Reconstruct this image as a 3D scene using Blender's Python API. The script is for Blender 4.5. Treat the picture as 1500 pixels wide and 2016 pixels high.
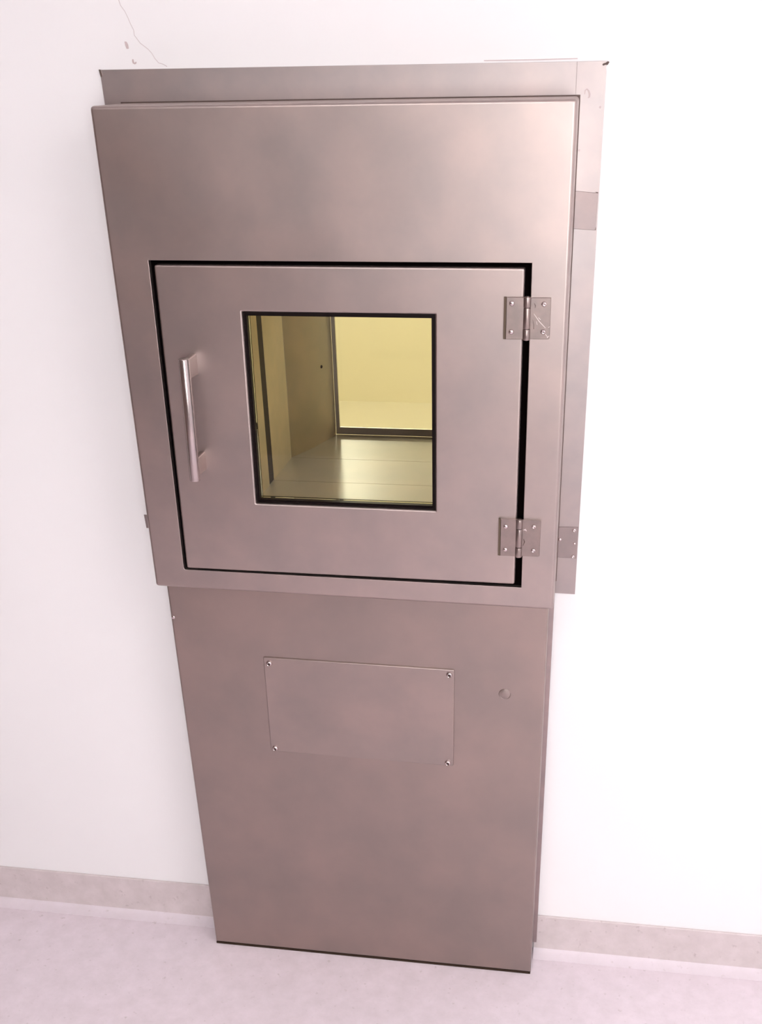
import bpy, bmesh, math, random
from mathutils import Vector, Matrix

random.seed(7)
scene = bpy.context.scene
for o in list(bpy.data.objects):
    bpy.data.objects.remove(o, do_unlink=True)
COL = scene.collection

# ------------------------------------------------------------------ camera
cam_data = bpy.data.cameras.new('camera')
cam = bpy.data.objects.new('camera', cam_data)
COL.objects.link(cam)
RIGHT = Vector((0.9880175, 0.1534251, -0.0167966))
FWD = Vector((-0.1428276, 0.8676341, -0.4762472))
UP = Vector((-0.0584950, 0.4729396, 0.8791510))
m = Matrix((RIGHT, UP, -FWD)).transposed().to_4x4()
m.translation = Vector((0.7343, -1.8133, 1.6854))
cam.matrix_world = m
cam_data.sensor_fit = 'VERTICAL'
cam_data.sensor_height = 36.0
cam_data.lens = 2164.8645 / 2016.0 * 36.0
cam_data.shift_x = (750.0 - 809.187) / 2016.0
cam_data.shift_y = (1300.943 - 1008.0) / 2016.0
cam_data.clip_start = 0.02
scene.camera = cam

# ------------------------------------------------------------------ light set-up
scene.view_settings.view_transform = 'Standard'
scene.view_settings.look = 'None'
scene.view_settings.gamma = 1.0
scene.view_settings.use_curve_mapping = False
scene.view_settings.exposure = 0.0

world = bpy.data.worlds.new('world')
scene.world = world
world.use_nodes = True
world.node_tree.nodes['Background'].inputs[0].default_value = (1.0, 0.95, 0.96, 1)
world.node_tree.nodes['Background'].inputs[1].default_value = 0.05

# position of centre, size x / y, radiance of the ceiling panels of the front room
WHITE = (1.0, 0.962, 0.966)
YELLOW = (0.97, 0.91, 0.70)
CEIL_PANELS = [((2.05, -1.85, 2.66), (0.60, 1.20), 11.5),
               ((0.25, -2.40, 2.66), (1.20, 0.60), 16.5)]
ADDED_PANE_GLOW = 15.0           # unseen glowing pane, added so the steel's upper right reflects brightness
ADDED_PANE_RECT = (0.85, 1.95, 0.95, 2.05)
YELLOW_LAMPS = [((-0.52, 3.75, 2.285), 0.18, 470.0), ((1.1, 2.2, 2.285), 0.60, 37.0)]

ROOM_X0, ROOM_X1, ROOM_Y0, ROOM_Z = -1.7, 2.7, -3.5, 2.70
FAR_X0, FAR_X1, FAR_Y0, FAR_Y1, FAR_Z = -2.0, 2.2, 0.76, 4.3, 2.30

# ------------------------------------------------------------------ materials
def new_mat(name):
    mt = bpy.data.materials.new(name)
    mt.use_nodes = True
    nt = mt.node_tree
    return mt, nt, nt.nodes['Principled BSDF']

def ramp(nt, src, stops):
    r = nt.nodes.new('ShaderNodeValToRGB')
    el = r.color_ramp.elements
    while len(el) < len(stops):
        el.new(0.5)
    for e, (p, c) in zip(el, stops):
        e.position = p
        e.color = c if len(c) == 4 else (*c, 1)
    nt.links.new(src, r.inputs[0])
    return r

def noise(nt, scale, detail=3.0, rough=0.5, stretch=None, coord='Object'):
    tc = nt.nodes.new('ShaderNodeTexCoord')
    src = tc.outputs[coord]
    if stretch:
        mp = nt.nodes.new('ShaderNodeMapping')
        mp.inputs['Scale'].default_value = stretch
        nt.links.new(src, mp.inputs[0])
        src = mp.outputs[0]
    n = nt.nodes.new('ShaderNodeTexNoise')
    n.inputs['Scale'].default_value = scale
    n.inputs['Detail'].default_value = detail
    n.inputs['Roughness'].default_value = rough
    nt.links.new(src, n.inputs['Vector'])
    return n.outputs[0]

def steel(name, base, rough, vary=0.075, blotch=9.0, brush=(2.0, 40.0, 160.0), bump=0.02):
    mt, nt, b = new_mat(name)
    b.inputs['Metallic'].default_value = 1.0
    lo = tuple(max(0, c * (1 - vary)) for c in base)
    hi = tuple(min(1, c * (1 + vary)) for c in base)
    n1 = noise(nt, blotch, 4.0, 0.55)
    r = ramp(nt, n1, [(0.32, (lo[0] * 0.98, lo[1] * 1.03, lo[2] * 1.055)), (0.68, hi)])
    nt.links.new(r.outputs[0], b.inputs['Base Color'])
    n2 = noise(nt, 1.0, 2.0, 0.6, stretch=brush)
    n3 = noise(nt, blotch * 0.8, 3.0, 0.5)
    mx = nt.nodes.new('ShaderNodeMath'); mx.operation = 'MULTIPLY_ADD'
    mx.inputs[1].default_value = 0.10
    mx.inputs[2].default_value = rough - 0.05
    nt.links.new(n3, mx.inputs[0])
    nt.links.new(mx.outputs[0], b.inputs['Roughness'])
    bp = nt.nodes.new('ShaderNodeBump')
    bp.inputs['Strength'].default_value = bump
    bp.inputs['Distance'].default_value = 0.001
    nt.links.new(n2, bp.inputs['Height'])
    nt.links.new(bp.outputs[0], b.inputs['Normal'])
    return mt

def plain(name, col, rough=0.6, spec=0.4, metallic=0.0):
    mt, nt, b = new_mat(name)
    b.inputs['Base Color'].default_value = (*col, 1)
    b.inputs['Roughness'].default_value = rough
    b.inputs['Metallic'].default_value = metallic
    b.inputs['Specular IOR Level'].default_value = spec
    n = noise(nt, 40.0, 2.0)
    r = ramp(nt, n, [(0.3, tuple(c * 0.94 for c in col)), (0.7, tuple(min(1, c * 1.04) for c in col))])
    nt.links.new(r.outputs[0], b.inputs['Base Color'])
    return mt

def glow(name, col, strength):
    mt, nt, b = new_mat(name)
    b.inputs['Base Color'].default_value = (0.8, 0.8, 0.8, 1)
    b.inputs['Emission Color'].default_value = (*col, 1)
    b.inputs['Emission Strength'].default_value = strength
    return mt

M = {}
M['steel'] = steel('brushed_steel', (0.455, 0.372, 0.345), 0.42)
M['steel_door'] = steel('brushed_steel_door', (0.455, 0.372, 0.345), 0.42, blotch=8.0)
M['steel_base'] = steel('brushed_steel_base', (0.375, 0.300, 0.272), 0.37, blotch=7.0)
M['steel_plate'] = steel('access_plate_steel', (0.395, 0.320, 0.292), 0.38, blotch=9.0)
M['chamber_floor'] = steel('chamber_floor_steel', (0.47, 0.40, 0.315), 0.62, blotch=10.0, vary=0.06)
_b = M['chamber_floor'].node_tree.nodes['Principled BSDF']
_b.inputs['Metallic'].default_value = 0.6
_b.inputs['Coat Weight'].default_value = 0.45
_b.inputs['Coat Roughness'].default_value = 0.30
M['steel_flange'] = steel('brushed_steel_flange', (0.44, 0.375, 0.36), 0.47, blotch=12.0, vary=0.07)
M['steel_edge'] = steel('dull_steel', (0.45, 0.36, 0.35), 0.5, blotch=20.0)
M['steel_tab'] = steel('tab_steel', (0.36, 0.29, 0.28), 0.5, blotch=20.0)
M['steel_hinge'] = steel('hinge_steel', (0.34, 0.27, 0.25), 0.36, blotch=60.0, vary=0.08)
M['steel_screw'] = steel('screw_steel', (0.68, 0.58, 0.57), 0.22, blotch=100.0)
M['steel_handle'] = steel('handle_steel', (0.48, 0.405, 0.39), 0.25, brush=(60.0, 60.0, 3.0), blotch=30.0)
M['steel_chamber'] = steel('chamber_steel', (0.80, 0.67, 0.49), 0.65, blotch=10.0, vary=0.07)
M['scratch'] = plain('scratched_steel', (0.80, 0.72, 0.71), 0.35, metallic=1.0)
M['gap_black'] = plain('black_gap_fill', (0.002, 0.001, 0.001), 0.9, 0.02)  # black that stands in for the shade inside the door gap
M['gasket'] = plain('black_gasket', (0.008, 0.004, 0.004), 0.45, 0.12)
M['dark_strip'] = plain('dark_strip', (0.055, 0.038, 0.032), 0.6, 0.2)
M['socket'] = plain('socket_shadow', (0.07, 0.045, 0.04), 0.5, metallic=0.6)
M['leaf_edge'] = plain('dark_leaf_edge', (0.13, 0.095, 0.07), 0.6, 0.2)
M['seam'] = plain('seam_dark', (0.10, 0.065, 0.055), 0.6)
M['sealant'] = plain('floor_sealant', (0.035, 0.02, 0.012), 0.7, 0.2)

def wall_mat(name, col, rough=0.55):
    mt, nt, b = new_mat(name)
    n = noise(nt, 2.2, 4.0, 0.5)
    r = ramp(nt, n, [(0.3, tuple(c * 0.985 for c in col)), (0.7, tuple(min(1, c * 1.01) for c in col))])
    nt.links.new(r.outputs[0], b.inputs['Base Color'])
    b.inputs['Roughness'].default_value = rough
    b.inputs['Specular IOR Level'].default_value = 0.25
    n2 = noise(nt, 160.0, 3.0)
    bp = nt.nodes.new('ShaderNodeBump')
    bp.inputs['Strength'].default_value = 0.05
    bp.inputs['Distance'].default_value = 0.0015
    nt.links.new(n2, bp.inputs['Height'])
    nt.links.new(bp.outputs[0], b.inputs['Normal'])
    return mt

M['wall'] = wall_mat('painted_wall', (0.86, 0.84, 0.845))
M['wall_dim'] = wall_mat('darkened_wall', (0.20, 0.145, 0.125))  # unseen walls, colour darkened so the steel reflects a dimmer room
M['wall_yellow'] = wall_mat('far_room_paint', (0.84, 0.78, 0.62))
M['floor_yellow'] = wall_mat('far_room_floor', (0.58, 0.525, 0.40))
M['far_frame'] = steel('far_door_steel', (0.34, 0.28, 0.24), 0.55)
M['crack'] = plain('hairline_crack', (0.66, 0.59, 0.595), 0.8, 0.1)
M['chip'] = plain('chipped_plaster', (0.60, 0.50, 0.50), 0.8, 0.1)

def vinyl(name, base, spot, mott=0.06, speck=True):
    mt, nt, b = new_mat(name)
    n = noise(nt, 24.0, 6.0, 0.68)
    lo = tuple(c * (1 - mott) for c in base)
    hi = tuple(min(1, c * (1 + mott)) for c in base)
    r = ramp(nt, n, [(0.32, (lo[0], lo[1], lo[2] * 0.985)), (0.68, hi)])
    out = r.outputs[0]
    if speck:
        n2 = noise(nt, 75.0, 2.0, 0.5)
        r2 = ramp(nt, n2, [(0.66, (0, 0, 0)), (0.80, (1, 1, 1))])
        mx = nt.nodes.new('ShaderNodeMixRGB')
        mx.inputs[2].default_value = (*spot, 1)
        nt.links.new(r2.outputs[0], mx.inputs[0])
        nt.links.new(out, mx.inputs[1])
        out = mx.outputs[0]
    nt.links.new(out, b.inputs['Base Color'])
    b.inputs['Roughness'].default_value = 0.5
    b.inputs['Specular IOR Level'].default_value = 0.3
    return mt

M['floor'] = vinyl('vinyl_floor', (0.735, 0.65, 0.70), (0.56, 0.49, 0.50))
M['baseboard'] = vinyl('vinyl_skirting', (0.62, 0.545, 0.55), (0.46, 0.39, 0.39), 0.07)
M['cove'] = vinyl('vinyl_cove', (0.755, 0.68, 0.73), (0.62, 0.55, 0.56), 0.03)
M['ceiling'] = wall_mat('ceiling_tile', (0.80, 0.77, 0.77), 0.8)
M['lamp_frame'] = plain('lamp_frame', (0.7, 0.7, 0.7), 0.4)

def glass_mat():
    mt = bpy.data.materials.new('clear_glass')
    mt.use_nodes = True
    nt = mt.node_tree
    nt.nodes.clear()
    out = nt.nodes.new('ShaderNodeOutputMaterial')
    mix = nt.nodes.new('ShaderNodeMixShader')
    tr = nt.nodes.new('ShaderNodeBsdfTransparent')
    tr.inputs[0].default_value = (0.96, 0.97, 0.955, 1)
    gl = nt.nodes.new('ShaderNodeBsdfGlossy')
    gl.inputs['Roughness'].default_value = 0.02
    fr = nt.nodes.new('ShaderNodeFresnel')
    fr.inputs[0].default_value = 1.35
    nt.links.new(fr.outputs[0], mix.inputs[0])
    nt.links.new(tr.outputs[0], mix.inputs[1])
    nt.links.new(gl.outputs[0], mix.inputs[2])
    nt.links.new(mix.outputs[0], out.inputs[0])
    return mt
M['glass'] = glass_mat()

# ------------------------------------------------------------------ mesh helpers
def obj(name, bm, mat, parent=None, smooth=False):
    bmesh.ops.recalc_face_normals(bm, faces=bm.faces)
    me = bpy.data.meshes.new(name)
    bm.to_mesh(me)
    bm.free()
    me.materials.append(mat)
    if smooth:
        for p in me.polygons:
            p.use_smooth = True
        if smooth == 'sheet':
            sheet_normals(me)
        else:
            me.set_sharp_from_angle(angle=math.radians(40))
    o = bpy.data.objects.new(name, me)
    COL.objects.link(o)
    if parent:
        o.parent = parent
        o.matrix_parent_inverse = Matrix.Identity(4)
        o.location = -world_loc(parent)
    return o

def sheet_normals(me):
    """flat sheets stay flat and only their rolled edges shade smoothly"""
    flat = [max(abs(c) for c in p.normal) > 0.9995 for p in me.polygons]
    vf = {}
    for p in me.polygons:
        for v in p.vertices:
            vf.setdefault(v, []).append(p.index)
    P = me.polygons
    out = []
    for p in P:
        for v in p.vertices:
            if flat[p.index]:
                n = p.normal.copy()
            else:
                near = [i for i in vf[v] if P[i].normal.dot(p.normal) > 0.3]
                fl = [i for i in near if flat[i]]
                n = Vector((0, 0, 0))
                for i in (fl or near):
                    n += P[i].normal
                n.normalize()
            out.append(n)
    me.normals_split_custom_set(out)

def world_loc(o):
    v = o.location.copy()
    while o.parent:
        o = o.parent
        v += o.location
    return v

def empty(name, loc):
    o = bpy.data.objects.new(name, None)
    o.empty_display_size = 0.05
    o.location = loc
    COL.objects.link(o)
    return o

def tag(o, label=None, cat=None, group=None, kind=None):
    if label: o['label'] = label
    if cat: o['category'] = cat
    if group: o['group'] = group
    if kind: o['kind'] = kind
    return o

def box(bm, x0, x1, y0, y1, z0, z1):
    vs = [bm.verts.new((x, y, z)) for z in (z0, z1) for y in (y0, y1) for x in (x0, x1)]
    for f in ((0, 1, 3, 2), (4, 6, 7, 5), (0, 4, 5, 1), (2, 3, 7, 6), (0, 2, 6, 4), (1, 5, 7, 3)):
        bm.faces.new([vs[i] for i in f])
    return vs

def poly_xz(bm, pts, y0, y1):
    """outline in x/z (any order round) extruded from y0 (front) to y1 (back)"""
    a = [bm.verts.new((x, y0, z)) for x, z in pts]
    b = [bm.verts.new((x, y1, z)) for x, z in pts]
    n = len(pts)
    bm.faces.new(a)
    bm.faces.new(list(reversed(b)))
    for i in range(n):
        bm.faces.new((a[i], a[(i + 1) % n], b[(i + 1) % n], b[i]))
    return a, b

def rounded(pts, rad, seg=4):
    """round the corners of a closed outline; rad may be a list"""
    out = []
    n = len(pts)
    for i, p in enumerate(pts):
        r = rad[i] if isinstance(rad, (list, tuple)) else rad
        p = Vector(p)
        if r <= 0:
            out.append(tuple(p)); continue
        a = (Vector(pts[i - 1]) - p).normalized() * r
        c = (Vector(pts[(i + 1) % n]) - p).normalized() * r
        for k in range(seg + 1):
            t = k / seg
            q = (1 - t) ** 2 * (p + a) + 2 * t * (1 - t) * p + t * t * (p + c)
            out.append((q.x, q.y))
    return out

def frame_xz(bm, outer, inner, y0, y1):
    """solid frame: same number of points outside and inside"""
    n = len(outer)
    R = [[bm.verts.new((x, y, z)) for x, z in L] for L in (outer, inner) for y in (y0, y1)]
    of, ob, nf, nb = R
    for i in range(n):
        j = (i + 1) % n
        bm.faces.new((of[i], of[j], nf[j], nf[i]))
        bm.faces.new((ob[j], ob[i], nb[i], nb[j]))
        bm.faces.new((of[j], of[i], ob[i], ob[j]))
        bm.faces.new((nf[i], nf[j], nb[j], nb[i]))
    return of, nf

def loop_edges(bm, loop):
    es = []
    n = len(loop)
    for i in range(n):
        e = bm.edges.get((loop[i], loop[(i + 1) % n]))
        if e: es.append(e)
    return es

def bevel(bm, edges, w, seg=3):
    bmesh.ops.bevel(bm, geom=edges, offset=w, offset_type='OFFSET', segments=seg,
                    profile=0.5, affect='EDGES', clamp_overlap=True)

def inset(q, d):
    (ax, az), (bx, bz), (cx, cz), (dx, dz) = q
    return [(ax + d, az - d), (bx - d, bz - d), (cx - d, cz + d), (dx + d, dz + d)]

def rolled_sheet(bm, outer, ro, roll_o, inner, ri, roll_i, y0, y1, seg=4):
    """folded sheet-metal front: outline with rolled edges, optional hole with eased edges;
    outlines run top left, top right, bottom right, bottom left"""
    def ring(pts, y):
        return [bm.verts.new((x, y, z)) for x, z in pts]
    def skin(a, b):
        n = len(a)
        for i in range(n):
            bm.faces.new((a[i], a[(i + 1) % n], b[(i + 1) % n], b[i]))
    angs = [math.pi / 2 * k / seg for k in range(seg + 1)]
    O = [ring(rounded(outer, ro, 5), y1)]
    for t in angs:      # from the side face round to the front
        d = roll_o * (1 - math.cos(t))
        O.append(ring(rounded(inset(outer, d), [max(r - d, 0.0002) for r in ro], 5), y0 + roll_o * (1 - math.sin(t))))
    for a, b in zip(O, O[1:]):
        skin(a, b)
    if inner is None:
        bm.faces.new(O[-1]); bm.faces.new(list(reversed(O[0])))
        return
    I = [ring(rounded(inner, ri, 5), y1)]
    for t in angs:
        d = -roll_i * (1 - math.cos(t))
        I.append(ring(rounded(inset(inner, d), [max(r - d, 0.0002) for r in ri], 5), y0 + roll_i * (1 - math.sin(t))))
    for a, b in zip(I, I[1:]):
        skin(a, b)
    skin(O[-1], I[-1])
    skin(O[0], I[0])

def cyl(bm, p0, p1, r, seg=24, r1=None, cap=True):
    p0, p1 = Vector(p0), Vector(p1)
    d = (p1 - p0).normalized()
    u = d.orthogonal().normalized()
    v = d.cross(u)
    r1 = r if r1 is None else r1
    A = [bm.verts.new(p0 + (u * math.cos(t) + v * math.sin(t)) * r) for t in [2 * math.pi * k / seg for k in range(seg)]]
    B = [bm.verts.new(p1 + (u * math.cos(t) + v * math.sin(t)) * r1) for t in [2 * math.pi * k / seg for k in range(seg)]]
    for i in range(seg):
        bm.faces.new((A[i], A[(i + 1) % seg], B[(i + 1) % seg], B[i]))
    if cap:
        bm.faces.new(list(reversed(A)))
        bm.faces.new(B)
    return A, B

def lathe_y(bm, c, prof, seg=28):
    """profile of (radius, distance out of the face towards -y) about point c"""
    rings = []
    for r, h in prof:
        if r < 1e-7:
            rings.append([bm.verts.new((c[0], c[1] - h, c[2]))])
        else:
            rings.append([bm.verts.new((c[0] + r * math.cos(2 * math.pi * k / seg), c[1] - h,
                                        c[2] + r * math.sin(2 * math.pi * k / seg))) for k in range(seg)])
    for a, b in zip(rings, rings[1:]):
        for k in range(seg):
            k2 = (k + 1) % seg
            if len(a) == 1: bm.faces.new((a[0], b[k], b[k2]))
            elif len(b) == 1: bm.faces.new((a[k], b[0], a[k2]))
            else: bm.faces.new((a[k], b[k], b[k2], a[k2]))

def ribbon(bm, pts, w, y0, y1):
    """thin strip along a path on the wall (x/z)"""
    L = []
    n = len(pts)
    for i, p in enumerate(pts):
        a = Vector(pts[max(i - 1, 0)]); b = Vector(pts[min(i + 1, n - 1)])
        t = (b - a).normalized()
        nrm = Vector((-t.y, t.x)) * (w if not isinstance(w, (list, tuple)) else w[i]) / 2
        L.append((Vector(p) + nrm, Vector(p) - nrm))
    F = [[bm.verts.new((q.x, y0, q.y)) for q in pr] for pr in L]
    B = [[bm.verts.new((q.x, y1, q.y)) for q in pr] for pr in L]
    for i in range(n - 1):
        bm.faces.new((F[i][0], F[i + 1][0], F[i + 1][1], F[i][1]))
        bm.faces.new((F[i][0], B[i][0], B[i + 1][0], F[i + 1][0]))
        bm.faces.new((F[i][1], F[i + 1][1], B[i + 1][1], B[i][1]))
        bm.faces.new((B[i][0], B[i][1], B[i + 1][1], B[i + 1][0]))
    for i in (0, n - 1):
        bm.faces.new((F[i][0], F[i][1], B[i][1], B[i][0]))

def mesh_box(name, mat, parent, x0, x1, y0, y1, z0, z1, bev=0.0, seg=2):
    bm = bmesh.new()
    box(bm, x0, x1, y0, y1, z0, z1)
    if bev: bevel(bm, bm.edges[:], bev, seg)
    return obj(name, bm, mat, parent, smooth=bool(bev))

def struct(o):
    o['kind'] = 'structure'
    return o

# ------------------------------------------------------------------ room shell
D1 = 0.1261      # how far the hatch housing stands out of the wall
D2 = 0.0801      # how far the floor cabinet stands out
HX0, HX1, HZ0, HZ1 = 0.045, 0.660, 0.885, 1.450    # hole through the wall

T = 0.08
struct(mesh_box('floor', M['floor'], None, ROOM_X0, ROOM_X1, ROOM_Y0, T, -0.06, 0.0))
struct(mesh_box('ceiling', M['ceiling'], None, ROOM_X0, ROOM_X1, ROOM_Y0, T, ROOM_Z, ROOM_Z + 0.06))
bm = bmesh.new()
frame_xz(bm, [(ROOM_X0, 0), (ROOM_X1, 0), (ROOM_X1, ROOM_Z), (ROOM_X0, ROOM_Z)],
         [(HX0, HZ0), (HX1, HZ0), (HX1, HZ1), (HX0, HZ1)], 0.0, T)
wall_front = struct(obj('wall_front', bm, M['wall']))
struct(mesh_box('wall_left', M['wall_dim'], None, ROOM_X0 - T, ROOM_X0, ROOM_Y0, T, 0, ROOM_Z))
struct(mesh_box('wall_right', M['wall'], None, ROOM_X1, ROOM_X1 + T, ROOM_Y0, T, 0, ROOM_Z))
# back wall with an opening for the added glowing pane
WX0, WX1, WZ0, WZ1 = ADDED_PANE_RECT
bm = bmesh.new()
frame_xz(bm, [(ROOM_X0, 0), (ROOM_X1, 0), (ROOM_X1, ROOM_Z), (ROOM_X0, ROOM_Z)],
         [(WX0, WZ0), (WX1, WZ0), (WX1, WZ1), (WX0, WZ1)], ROOM_Y0 - T, ROOM_Y0)
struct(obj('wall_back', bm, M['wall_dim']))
pane_root = struct(empty('added_glow_1', ((WX0 + WX1) / 2, ROOM_Y0, WZ0)))
mesh_box('window_pane', glow('added_glow_pane', (0.98, 1.0, 1.015), ADDED_PANE_GLOW), pane_root,  # no real window: added glow for the steel to reflect
         WX0 + .001, WX1 - .001, ROOM_Y0 - .055, ROOM_Y0 - .050, WZ0 + .001, WZ1 - .001)
bm = bmesh.new()
frame_xz(bm, [(WX0 + .001, WZ0 + .001), (WX1 - .001, WZ0 + .001), (WX1 - .001, WZ1 - .001), (WX0 + .001, WZ1 - .001)],
         [(WX0 + .05, WZ0 + .05), (WX1 - .05, WZ0 + .05), (WX1 - .05, WZ1 - .05), (WX0 + .05, WZ1 - .05)], ROOM_Y0 - .049, ROOM_Y0 - .01)
obj('added_pane_frame', bm, M['lamp_frame'], pane_root)

# hairline crack and paint chips in the plaster above the hatch
bm = bmesh.new()
crack_pts = [(0.0130, 1.7900), (0.0152, 1.7777), (0.0170, 1.7709), (0.0227, 1.7629), (0.0263, 1.7548), (0.0291, 1.7468),
             (0.0330, 1.7387), (0.0330, 1.7319), (0.0409, 1.7213), (0.0523, 1.7131), (0.0577, 1.7071),
             (0.0611, 1.7008), (0.0665, 1.6947), (0.0732, 1.6929), (0.0790, 1.6897)]
ribbon(bm, crack_pts, 0.0010, -0.0004, -0.0001)
obj('crack', bm, M['crack'], wall_front)
bm = bmesh.new()
poly_xz(bm, rounded([(0.0163, 1.7241), (0.0196, 1.7238), (0.0217, 1.7195), (0.0219, 1.7142), (0.0183, 1.7140), (0.0168, 1.7185)], 0.0012, 3), -0.0005, -0.0001)
obj('paint_chip', bm, M['chip'], wall_front)
bm = bmesh.new()
ribbon(bm, [(0.0262, 1.7004), (0.0260, 1.6980), (0.0265, 1.6957), (0.0282, 1.6945), (0.0300, 1.6952), (0.0309, 1.6968)],
       [0.0018, 0.0030, 0.0030, 0.0022, 0.0024, 0.0014], -0.0005, -0.0001)
obj('paint_chip', bm, M['chip'], wall_front)
bm = bmesh.new()
ribbon(bm, [(0.560, 1.6893), (0.640, 1.6893), (0.6945, 1.6897)], 0.0012, -0.0006, -0.0001)
obj('filler_bead', bm, M['chip'], wall_front)

# vinyl skirting on both sides of the cabinet, with its welded cove strip
def skirting(name, x0, x1):
    bm = bmesh.new()
    prof = [(0.0, 0.0), (0.0, 0.094), (-0.003, 0.0945), (-0.005, 0.0925), (-0.006, 0.05), (-0.0075, 0.008), (-0.0075, 0.0)]
    A = [bm.verts.new((x0, y, z)) for y, z in prof]
    B = [bm.verts.new((x1, y, z)) for y, z in prof]
    n = len(prof)
    for i in range(n):
        bm.faces.new((A[i], A[(i + 1) % n], B[(i + 1) % n], B[i]))
    bm.faces.new(A); bm.faces.new(list(reversed(B)))
    return struct(obj(name, bm, M['baseboard']))
skirting('baseboard_left', ROOM_X0, -0.0045)
skirting('baseboard_right', 0.6925, ROOM_X1)
def cove(name, x0, x1):
    bm = bmesh.new()
    prof = [(-0.0076, 0.0), (-0.0076, 0.0085), (-0.011, 0.0062), (-0.018, 0.0036), (-0.026, 0.0017), (-0.034, 0.0006), (-0.034, 0.0)]
    A = [bm.verts.new((x0, y, z)) for y, z in prof]
    B = [bm.verts.new((x1, y, z)) for y, z in prof]
    n = len(prof)
    for i in range(n):
        bm.faces.new((A[i], A[(i + 1) % n], B[(i + 1) % n], B[i]))
    bm.faces.new(A); bm.faces.new(list(reversed(B)))
    return struct(obj(name, bm, M['cove'], smooth=True))
cove('trim_1', ROOM_X0, -0.0048)
cove('trim_2', 0.6925, ROOM_X1)

# ------------------------------------------------------------------ yellow room behind the wall
struct(mesh_box('floor_far', M['floor_yellow'], None, FAR_X0, FAR_X1, FAR_Y0 - 0.06, FAR_Y1, -0.06, 0.0))
struct(mesh_box('ceiling_far', M['wall_yellow'], None, FAR_X0, FAR_X1, FAR_Y0 - 0.06, FAR_Y1, FAR_Z, FAR_Z + 0.06))
struct(mesh_box('wall_far', M['wall_yellow'], None, FAR_X0, FAR_X1, FAR_Y1, FAR_Y1 + 0.06, 0, FAR_Z))
struct(mesh_box('wall_far_left', M['wall_yellow'], None, FAR_X0 - 0.06, FAR_X0, FAR_Y0 - 0.06, FAR_Y1, 0, FAR_Z))
struct(mesh_box('wall_far_right', M['wall_yellow'], None, FAR_X1, FAR_X1 + 0.06, FAR_Y0 - 0.06, FAR_Y1, 0, FAR_Z))
bm = bmesh.new()
frame_xz(bm, [(FAR_X0, 0), (FAR_X1, 0), (FAR_X1, FAR_Z), (FAR_X0, FAR_Z)],
         [(HX0, HZ0), (HX1, HZ0), (HX1, HZ1), (HX0, HZ1)], FAR_Y0 - 0.06, FAR_Y0)
struct(obj('wall_far_front', bm, M['wall_yellow']))

# ------------------------------------------------------------------ lamps
def panel(pos, size, power, label):
    root = empty('ceiling_light', (pos[0], pos[1], ROOM_Z))
    tag(root, label, 'lamp')
    sx, sy = size[0] / 2, size[1] / 2
    bm = bmesh.new()
    for (a, b, c, d) in ((-sx - .03, sx + .03, -sy - .03, -sy), (-sx - .03, sx + .03, sy, sy + .03),
                         (-sx - .03, -sx, -sy, sy), (sx, sx + .03, -sy, sy)):
        box(bm, pos[0] + a, pos[0] + b, pos[1] + c, pos[1] + d, pos[2] - .005, ROOM_Z - .001)
    obj('lamp_frame', bm, M['lamp_frame'], root)
    bm = bmesh.new()
    box(bm, pos[0] - sx + .001, pos[0] + sx - .001, pos[1] - sy + .001, pos[1] + sy - .001, pos[2], pos[2] + .01)
    obj('diffuser', bm, glow('lamp_diffuser', WHITE, power), root)
panel(*CEIL_PANELS[0], 'white square-edged ceiling panel lamp nearest the hatch, above its right side')
panel(*CEIL_PANELS[1], 'white ceiling panel lamp at the back left of the room')

def round_lamp(pos, r, power, label):
    root = empty('ceiling_light', (pos[0], pos[1], FAR_Z))
    tag(root, label, 'lamp')
    bm = bmesh.new()
    cyl(bm, (pos[0], pos[1], FAR_Z - 0.008), (pos[0], pos[1], FAR_Z - .0005), r / 2 + .02, 32)
    obj('lamp_frame', bm, M['lamp_frame'], root)
    bm = bmesh.new()
    cyl(bm, (pos[0], pos[1], FAR_Z - 0.02), (pos[0], pos[1], FAR_Z - 0.0085), r / 2, 32)
    obj('diffuser', bm, glow('yellow_diffuser', YELLOW, power), root)
round_lamp(*YELLOW_LAMPS[0], 'round yellow ceiling lamp of the far room, seen mirrored in the hatch floor')
round_lamp(*YELLOW_LAMPS[1], 'added round yellow lamp that brightens the far room, unseen from the hatch')  # extra lamp added out of the mirrored view to raise the room's brightness

# ------------------------------------------------------------------ surround plates on the wall
sur = empty('wall_surround', (0.35, -0.001, 0.847))
tag(sur, 'flat stainless steel surround plate on the white wall behind the hatch housing', 'surround')
PT = 0.0030
bm = bmesh.new()
pts = rounded([(-0.0280, 1.6870), (0.69422, 1.6860), (0.69422, 1.6380), (-0.0270, 1.6380)], [0.001, 0, 0, 0], 2)
a, b = poly_xz(bm, pts, -PT, -0.0002)
bevel(bm, loop_edges(bm, a), 0.0002, 1)
head = obj('header_plate', bm, M['steel_flange'], sur)
bm = bmesh.new()
pts = [(0.6943, 1.6860), (0.7345, 1.6858), (0.7375, 1.6835), (0.7355, 1.6785), (0.7365, 1.6720), (0.7359, 0.8472), (0.6943, 0.8478)]
a, b = poly_xz(bm, pts, -PT, -0.0002)
bevel(bm, loop_edges(bm, a), 0.0002, 1)
side = obj('side_plate', bm, M['steel_flange'], sur)
bm = bmesh.new()
a, b = poly_xz(bm, [(-0.0280, 1.6375), (0.02, 1.6375), (0.02, 0.848), (-0.0280, 0.848)], -PT, -0.0002)
bevel(bm, loop_edges(bm, a), 0.0006, 1)
obj('side_plate', bm, M['steel_flange'], sur)
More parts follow.
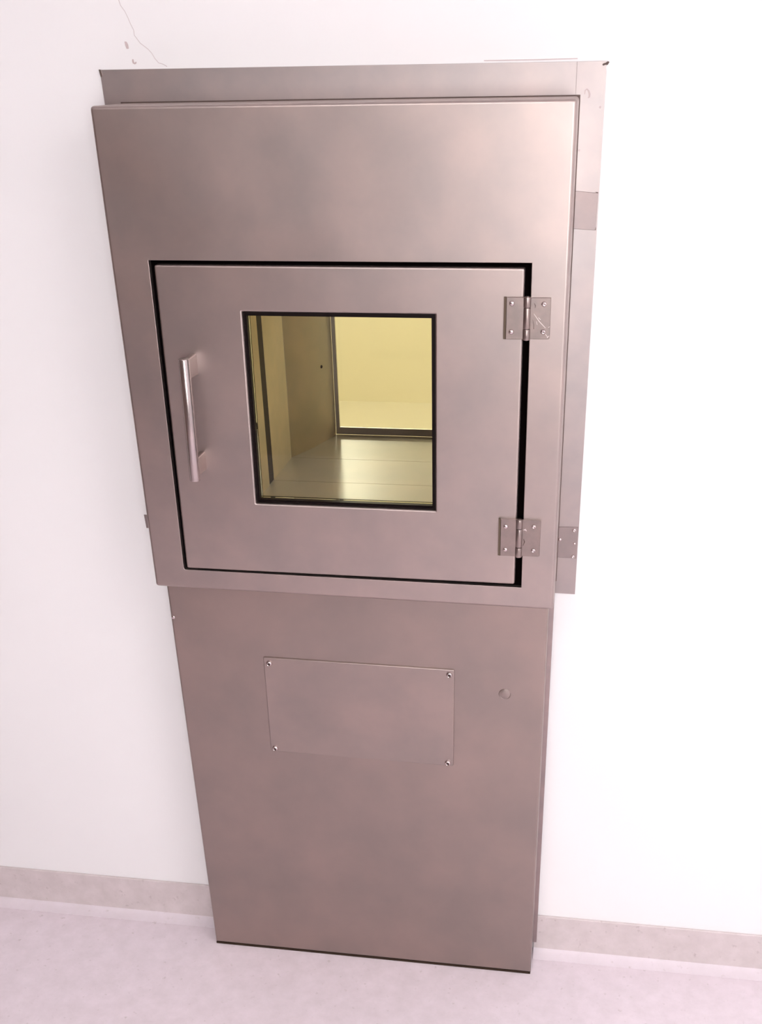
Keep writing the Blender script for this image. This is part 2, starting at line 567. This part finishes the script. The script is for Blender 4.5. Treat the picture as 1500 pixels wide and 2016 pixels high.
# curled top left corner
bm = bmesh.new()
poly_xz(bm, rounded([(-0.0288, 1.6876), (-0.0255, 1.6874), (-0.0240, 1.6790), (-0.0268, 1.6770)], 0.001, 2), -0.0052, -PT - 0.0001)
obj('curled_corner', bm, M['steel_hinge'], sur)
# torn black corner, top right
bm = bmesh.new()
poly_xz(bm, [(0.7300, 1.6812), (0.7310, 1.6828), (0.7350, 1.6838), (0.7376, 1.6858), (0.7400, 1.6846), (0.7376, 1.6808), (0.7345, 1.6812), (0.7315, 1.6800)], -0.0045, -PT - 0.0001)
obj('torn_corner', bm, M['seam'], sur)
# smudge ring and specks left by old fixings
bm = bmesh.new()
ribbon(bm, [(0.7072, 1.6440), (0.7076, 1.6490), (0.7100, 1.6507), (0.7126, 1.6482), (0.7142, 1.6440), (0.7140, 1.6405), (0.7122, 1.6392)],
       [0.0012, 0.0016, 0.0020, 0.0024, 0.0030, 0.0026, 0.0012], -PT - 0.0003, -PT - 0.0001)
obj('glue_mark', bm, M['steel_tab'], sur)
bm = bmesh.new()
lathe_y(bm, (0.7305, -PT, 1.6270), [(0.0, 0.0004), (0.0012, 0.0003), (0.0014, 0.0)], 12)
obj('pin_hole', bm, M['steel_edge'], sur)
bm = bmesh.new()
lathe_y(bm, (0.7035, -PT, 1.5700), [(0.0, 0.0004), (0.0012, 0.0003), (0.0014, 0.0)], 12)
obj('pin_hole', bm, M['steel_edge'], sur)
# darker splice plate on the right-hand strip
bm = bmesh.new()
a, b = poly_xz(bm, rounded([(0.7006, 1.5146), (0.7349, 1.5118), (0.7342, 1.4590), (0.7006, 1.4612)], [0, .001, .0025, 0], 3), -0.0044, -PT - 0.0001)
bevel(bm, loop_edges(bm, a), 0.0004, 1)
spl = obj('splice_plate', bm, M['steel_tab'], sur)
spl['label'] = 'darker grey splice plate'
bm = bmesh.new()
poly_xz(bm, [(0.7305, 1.5135), (0.7349, 1.5130), (0.7349, 1.5112), (0.7325, 1.5118)], -0.0050, -0.00445)
poly_xz(bm, [(0.7332, 1.4595), (0.7345, 1.4592), (0.7347, 1.4640), (0.7341, 1.4630)], -0.0050, -0.00445)
obj('lifted_edge', bm, M['seam'], spl)

def screw_profile(r, h, socket=True):
    if socket:
        return [(0.0, h * 0.45), (r * 0.30, h * 0.45), (r * 0.36, h * 0.93), (r * 0.50, h), (r * 0.72, h * 0.86), (r * 0.90, h * 0.55), (r, h * 0.12), (r, 0.0)]
    return [(0.0, h), (r * 0.35, h * 0.96), (r * 0.65, h * 0.8), (r * 0.88, h * 0.5), (r, h * 0.1), (r, 0.0)]

def screw(parent, x, y, z, r=0.0042, h=0.0026, socket=True):
    bm = bmesh.new()
    lathe_y(bm, (x, y, z), screw_profile(r, h, socket), 24)
    s = obj('screw', bm, M['steel_screw'], parent, smooth=True)
    return s

# old hinge bracket left over on the right-hand strip, and its twin on the left
bm = bmesh.new()
a, b = poly_xz(bm, rounded([(0.7006, 0.9750), (0.7352, 0.9757), (0.7346, 0.9168), (0.7006, 0.9175)], [0, .0012, .0012, 0], 2), -0.0046, -PT - 0.0001)
bevel(bm, loop_edges(bm, a), 0.0006, 1)
brk = obj('bracket', bm, M['steel_tab'], sur)
for x, z, r in ((0.7283, 0.9698, .0034), (0.7046, 0.9516, .0030), (0.7300, 0.9452, .0024), (0.7287, 0.9206, .0032)):
    screw(brk, x, -0.0046, z, r, 0.0022, r > .003)
bm = bmesh.new()
a, b = poly_xz(bm, [(-0.0572, 0.9655), (-0.020, 0.9655), (-0.020, 0.9395), (-0.0558, 0.9395)], -0.0040, -PT - 0.0001)
bevel(bm, loop_edges(bm, a), 0.0003, 1)
obj('bracket', bm, M['steel_tab'], sur)

# ------------------------------------------------------------------ upper hatch box
hatch = empty('pass_through_hatch', (0.35, -D1, 0.876))
tag(hatch, 'upper stainless steel pass-through hatch box with a square window in its hinged door', 'hatch')
OUT = [(0.0004, 1.6412), (0.6999, 1.6418), (0.7010, 0.8726), (-0.0002, 0.8794)]
OPEN = [(0.0612, 1.4297), (0.6456, 1.4294), (0.6461, 0.9114), (0.0562, 0.9146)]
bm = bmesh.new()
rolled_sheet(bm, OUT, [.0060, .0060, .0055, .0058], 0.0052, OPEN, [.0003, .0003, .0003, .0045], 0.0009, -D1, -0.0060)
obj('housing', bm, M['steel'], hatch, smooth='sheet')
# black joint where the housing meets the surround
bm = bmesh.new()
frame_xz(bm, [(0.0002, 1.6428), (0.7012, 1.6434), (0.7020, 0.8726), (-0.0002, 0.8794)],
         [(0.02, 1.62), (0.68, 1.62), (0.68, 0.90), (0.02, 0.90)], -0.0058, -PT - 0.0003)
obj('joint_seal', bm, M['seam'], hatch)

# black ring added in the door gap, its deep shade put into the colour
DOOR = [(0.0689, 1.4232), (0.6360, 1.4224), (0.6349, 0.9165), (0.0617, 0.9176)]
bm = bmesh.new()
frame_xz(bm, inset(OPEN, 0.0002), inset(DOOR, -0.0002), -0.1165, -0.0865)
frame_xz(bm, inset(OPEN, 0.0002), inset(OPEN, 0.030), -0.0860, -0.0800)
obj('door_gap_fill', bm, M['gap_black'], hatch)

# door leaf
WIN = [(0.2022, 1.3551), (0.5034, 1.3551), (0.5020, 1.0418), (0.1978, 1.0423)]
bm = bmesh.new()
rolled_sheet(bm, DOOR, [.0045, .0045, .0040, .0045], 0.0034, WIN, [.0003, .0003, .0003, .0020], 0.0030, -D1 - 0.0004, -0.0905)
door = obj('door', bm, M['steel_door'], hatch, smooth='sheet')
# window seal with its step, and pane
W1 = inset(WIN, 0.0003)
G = [(0.2066, 1.3475), (0.4964, 1.3475), (0.4956, 1.0468), (0.2030, 1.0468)]
mid = [((a[0] + b[0]) / 2, (a[1] + b[1]) / 2) for a, b in zip(W1, G)]
bm = bmesh.new()
f1, n1 = frame_xz(bm, W1, mid, -0.1212, -0.0990)
frame_xz(bm, [(x + .00002, z) for x, z in inset(mid, 0.00003)], G, -0.1165, -0.0990)
obj('window_seal', bm, M['gasket'], door)
bm = bmesh.new()
poly_xz(bm, inset(G, 0.0002), -0.1075, -0.1035)
obj('window_pane', bm, M['glass'], door)

# bow handle
bm = bmesh.new()
HB = -0.1655
p0, p1 = Vector((0.1145, HB, 1.2905)), Vector((0.1108, HB, 1.0935))
A, B = cyl(bm, p1, p0, 0.0086, 32)
bevel(bm, loop_edges(bm, A) + loop_edges(bm, B), 0.0008, 2)
for zt, zb, x in ((1.2885, 1.2585, 0.1165), (1.1290, 1.1010, 0.1135)):
    vs = box(bm, x - 0.0042, x + 0.0042, HB + 0.004, -D1 - 0.0005, zb, zt)
    # flare the foot a little
    for v in vs:
        if v.co.y > -0.14:
            v.co.x = x + (v.co.x - x) * 1.25
            v.co.z += 0.0015 if v.co.z > (zt + zb) / 2 else -0.0015
    es = {e for v in vs for e in v.link_edges if abs(e.verts[0].co.y - e.verts[1].co.y) > 0.005}
    bevel(bm, list(es), 0.0018, 3)
for f in bm.faces:          # posts in the dull sheet finish, bar polished
    c = f.calc_center_median()
    f.material_index = 1 if c.y > HB + 0.0088 else 0
hd = obj('handle', bm, M['steel_handle'], door, smooth=True)
hd.data.materials.append(M['steel_door'])

# two butt hinges across the gap
def hinge(zt, zb, xk, xl, xr, rot, marks):
    bm = bmesh.new()
    yl0, yl1 = -D1 - 0.0052, -D1 - 0.0006
    # left leaf with its thick folded edge
    vs = box(bm, xl + 0.0036, xk - 0.0040, yl0, yl1, zb, zt)
    bevel(bm, list({e for v in vs for e in v.link_edges if abs(e.verts[0].co.y - yl0) < 1e-6 and abs(e.verts[1].co.y - yl0) < 1e-6}), 0.0006, 1)
    # right leaf
    a, b = poly_xz(bm, rounded([(xk + 0.0040, zt - .0005), (xr, zt - .0005), (xr, zb + .0006), (xk + 0.0040, zb + .0006)], [0, .0012, .0030, 0], 3), yl0 + .0010, yl1)
    bevel(bm, loop_edges(bm, a), 0.0006, 1)
    # knuckles
    L = zt - zb + 0.0012
    segs = [(zb - .0006, zb + L * .245), (zb + L * .257, zb + L * .74), (zb + L * .752, zt + .0006)]
    for k, (a0, a1) in enumerate(segs):
        A, B = cyl(bm, (xk, -D1 - 0.0048, a0), (xk, -D1 - 0.0048, a1), 0.0056 if k != 1 else 0.0053, 24)
        bevel(bm, loop_edges(bm, A) + loop_edges(bm, B), 0.0006, 2)
    A, B = cyl(bm, (xk, -D1 - 0.0048, zb - .0012), (xk, -D1 - 0.0048, zt + .0016), 0.0030, 20)
    h = obj('hinge', bm, M['steel_hinge'], hatch, smooth=True)
    bm = bmesh.new()
    v = [bm.verts.new(c) for c in ((xl, yl1, zb), (xl, yl0 + .0012, zb), (xl + .0035, yl0, zb), (xl + .0035, yl1, zb),
                                   (xl, yl1, zt), (xl, yl0 + .0012, zt), (xl + .0035, yl0, zt), (xl + .0035, yl1, zt))]
    for f in ((0, 1, 2, 3), (7, 6, 5, 4), (0, 4, 5, 1), (1, 5, 6, 2), (2, 6, 7, 3), (3, 7, 4, 0)):
        bm.faces.new([v[i] for i in f])
    obj('leaf_edge', bm, M['leaf_edge'], h)
    for (sx, sz) in marks['screws']:
        onleft = sx < xk
        screw(h, sx, yl0 + (0 if onleft else .0010) + .0001, sz, 0.0040, 0.0030, not onleft or marks.get('sock', False))
    if marks.get('scratches'):
        bm = bmesh.new()
        for pts, wd in marks['scratches']:
            ribbon(bm, pts, wd, yl0 + .0007, yl0 + .00098)
        obj('scratch', bm, M['scratch'], h)
    if marks.get('slots'):
        bm = bmesh.new()
        for pts, wd in marks['slots']:
            ribbon(bm, pts, wd, yl0 + .0007, yl0 + .00098)
        obj('slot', bm, M['seam'], h)
    return h
def hp(u, v):        # hinge detail position inside the upper hinge, u/v in thousandths of its width and height
    return (0.6072 + u * 0.0690 / 1000, 1.3820 - v * 0.0610 / 1000)
hinge(1.3822, 1.3212, 0.6413, 0.6068, 0.6760, 0,
      dict(screws=[(0.6186, 1.3735), (0.6660, 1.3728), (0.6662, 1.3327), (0.6186, 1.3323)],
           scratches=[([hp(640, 380), hp(760, 560), hp(900, 715)], [.0004, .0007, .0005]),
                      ([hp(740, 470), hp(790, 520)], .0005), ([hp(900, 860), hp(950, 925)], .0006),
                      ([hp(700, 560), hp(720, 640)], .0004), ([hp(960, 700), hp(990, 680)], .0005),
                      ([hp(940, 950), hp(985, 900)], .0008)],
           slots=[([hp(640, 130), hp(668, 190), hp(665, 240)], [.0004, .0012, .0006]),
                  ([hp(620, 520), hp(645, 640), hp(648, 745)], [.0003, .0006, .0008])]))
hinge(1.0345, 0.9700, 0.6400, 0.6060, 0.6746, 0,
      dict(screws=[(0.6182, 1.0218), (0.6636, 1.0230), (0.6642, 0.9813), (0.6183, 0.9814)], sock=False,
           slots=[([(0.6475, 1.0010), (0.6492, 0.9960), (0.6470, 0.9890)], [.0008, .0020, .0008])],
           scratches=[([(0.6470, 1.0165), (0.6500, 1.0175), (0.6520, 1.0150)], [.0012, .0028, .0010])]))

# chamber running through the wall
ZF = 0.920
bm = bmesh.new()
CY0, CY1 = -0.0790, 0.672
def plan(bm, pts, z0, z1):
    A = [bm.verts.new((x, y, z0)) for x, y in pts]
    B = [bm.verts.new((x, y, z1)) for x, y in pts]
    n = len(pts)
    bm.faces.new(A); bm.faces.new(list(reversed(B)))
    for i in range(n):
        bm.faces.new((A[i], A[(i + 1) % n], B[(i + 1) % n], B[i]))
box(bm, 0.0500, 0.6550, CY0, CY1, ZF - 0.020, ZF - 0.0125)
box(bm, 0.0500, 0.6550, CY0, CY1, 1.430, 1.440)
box(bm, 0.6300, 0.6550, CY0, CY1, ZF, 1.430)
plan(bm, [(0.0500, CY0), (0.0940, CY0), (0.0940, 0.3050), (0.0500, 0.3050)], ZF, 1.430)
plan(bm, [(0.0500, 0.3400), (0.0940, 0.3400), (0.0940, 0.4890), (0.0500, 0.4890)], ZF, 1.430)
plan(bm, [(0.0500, 0.4905), (0.0945, 0.4905), (0.1250, 0.5600), (0.1450, 0.6250), (0.1560, CY1), (0.0500, CY1)], ZF, 1.430)
chamber = obj('chamber', bm, M['steel_chamber'], hatch, smooth=True)
bm = bmesh.new()
for y0, y1 in ((CY0, 0.3362), (0.3374, 0.4898), (0.4908, CY1)):     # three sheets with fine joints
    box(bm, 0.0500, 0.6550, y0, y1, ZF - 0.012, ZF - 0.0001)
obj('chamber_floor', bm, M['chamber_floor'], chamber)
mesh_box('chamber_seal', M['dark_strip'], chamber, 0.0500, 0.0936, 0.3052, 0.3398, ZF + .0005, 1.4295)
mesh_box('corner_seam', M['dark_strip'], chamber, 0.0500, 0.0938, 0.4891, 0.4904, ZF + .0005, 1.4295)
bm = bmesh.new()
lathe_y(bm, (0.1385, 0.6000, 1.0960), [(0, 0.0025), (0.002, 0.0024), (0.0035, 0.0012), (0.0038, 0)], 16)
bmesh.ops.rotate(bm, verts=bm.verts, cent=(0.1385, 0.6, 1.096), matrix=Matrix.Rotation(math.radians(72), 3, 'Z'))
bmesh.ops.translate(bm, verts=bm.verts, vec=(0.0078, 0, 0))
obj('screw', bm, M['socket'], chamber, smooth=True)

# glazed door on the far side of the chamber
bm = bmesh.new()
FX0, FX1, FZ0, FZ1 = 0.1565, 0.6285, ZF + .0005, 1.4290
frame_xz(bm, [(FX0, FZ0), (FX1, FZ0), (FX1, FZ1), (FX0, FZ1)],
         [(0.1650, 0.9370), (0.6180, 0.9370), (0.6180, 1.4150), (0.1650, 1.4150)], 0.6725, 0.6800)
fd = obj('door', bm, M['far_frame'], hatch)
bm = bmesh.new()
poly_xz(bm, [(0.1652, 0.9372), (0.6178, 0.9372), (0.6178, 1.4148), (0.1652, 1.4148)], 0.6740, 0.6780)
obj('window_pane', bm, M['glass'], fd)

# ------------------------------------------------------------------ lower cabinet
cab = empty('floor_cabinet', (0.346, -D2, 0.0))
tag(cab, 'lower stainless steel cabinet standing on the floor under the hatch box', 'cabinet')
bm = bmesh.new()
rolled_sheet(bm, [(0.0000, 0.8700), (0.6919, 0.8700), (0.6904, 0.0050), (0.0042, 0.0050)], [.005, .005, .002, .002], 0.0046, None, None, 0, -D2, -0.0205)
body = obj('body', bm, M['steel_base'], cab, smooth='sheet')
bm = bmesh.new()
poly_xz(bm, [(-0.0035, 0.8700), (0.7003, 0.8700), (0.6985, 0.0350), (-0.0035, 0.0350)], -0.0200, -0.0085)
obj('rear_flange', bm, M['steel_edge'], cab)
mesh_box('floor_seal', M['sealant'], cab, 0.0050, 0.6898, -D2 + .0008, -0.0205, 0.0001, 0.0048)
bm = bmesh.new()
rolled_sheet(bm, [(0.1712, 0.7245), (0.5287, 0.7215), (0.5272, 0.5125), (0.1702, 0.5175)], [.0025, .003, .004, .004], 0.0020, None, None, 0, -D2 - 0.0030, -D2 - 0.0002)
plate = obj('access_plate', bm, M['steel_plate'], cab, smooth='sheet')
for x, z in ((0.1825, 0.7125), (0.5194, 0.7114), (0.5164, 0.5199), (0.1796, 0.5253)):
    bm = bmesh.new()
    r, h = 0.0058, 0.0042
    lathe_y(bm, (x, -D2 - 0.0030, z), [(r * .42, h * .35), (r * .46, h * .92), (r * .58, h), (r * .75, h * .86), (r * .90, h * .58), (r, h * .15), (r, 0.0)], 28)
    s = obj('screw', bm, M['steel_screw'], plate, smooth=True)
    bm = bmesh.new()
    lathe_y(bm, (x, -D2 - 0.0030, z), [(0, h * .75), (r * .10, h * .7), (r * .18, h * .40), (r * .43, h * .36), (r * .44, 0.0002)], 12)
    obj('socket', bm, M['socket'], s)
bm = bmesh.new()
lathe_y(bm, (0.6205, -D2, 0.6760), [(0, 0.0006), (0.0085, 0.0006), (0.0092, 0.0003), (0.0096, 0.0003), (0.0102, 0.0010), (0.0108, 0.0008), (0.0112, 0.0)], 40)
obj('hole_plug', bm, M['steel_base'], cab, smooth=True)
bm = bmesh.new()
lathe_y(bm, (0.0052, -D2, 0.7955), [(0, 0.0010), (0.0015, 0.0009), (0.0028, 0.0004), (0.0032, 0.0)], 16)
obj('weld_spot', bm, M['steel_screw'], cab, smooth=True)
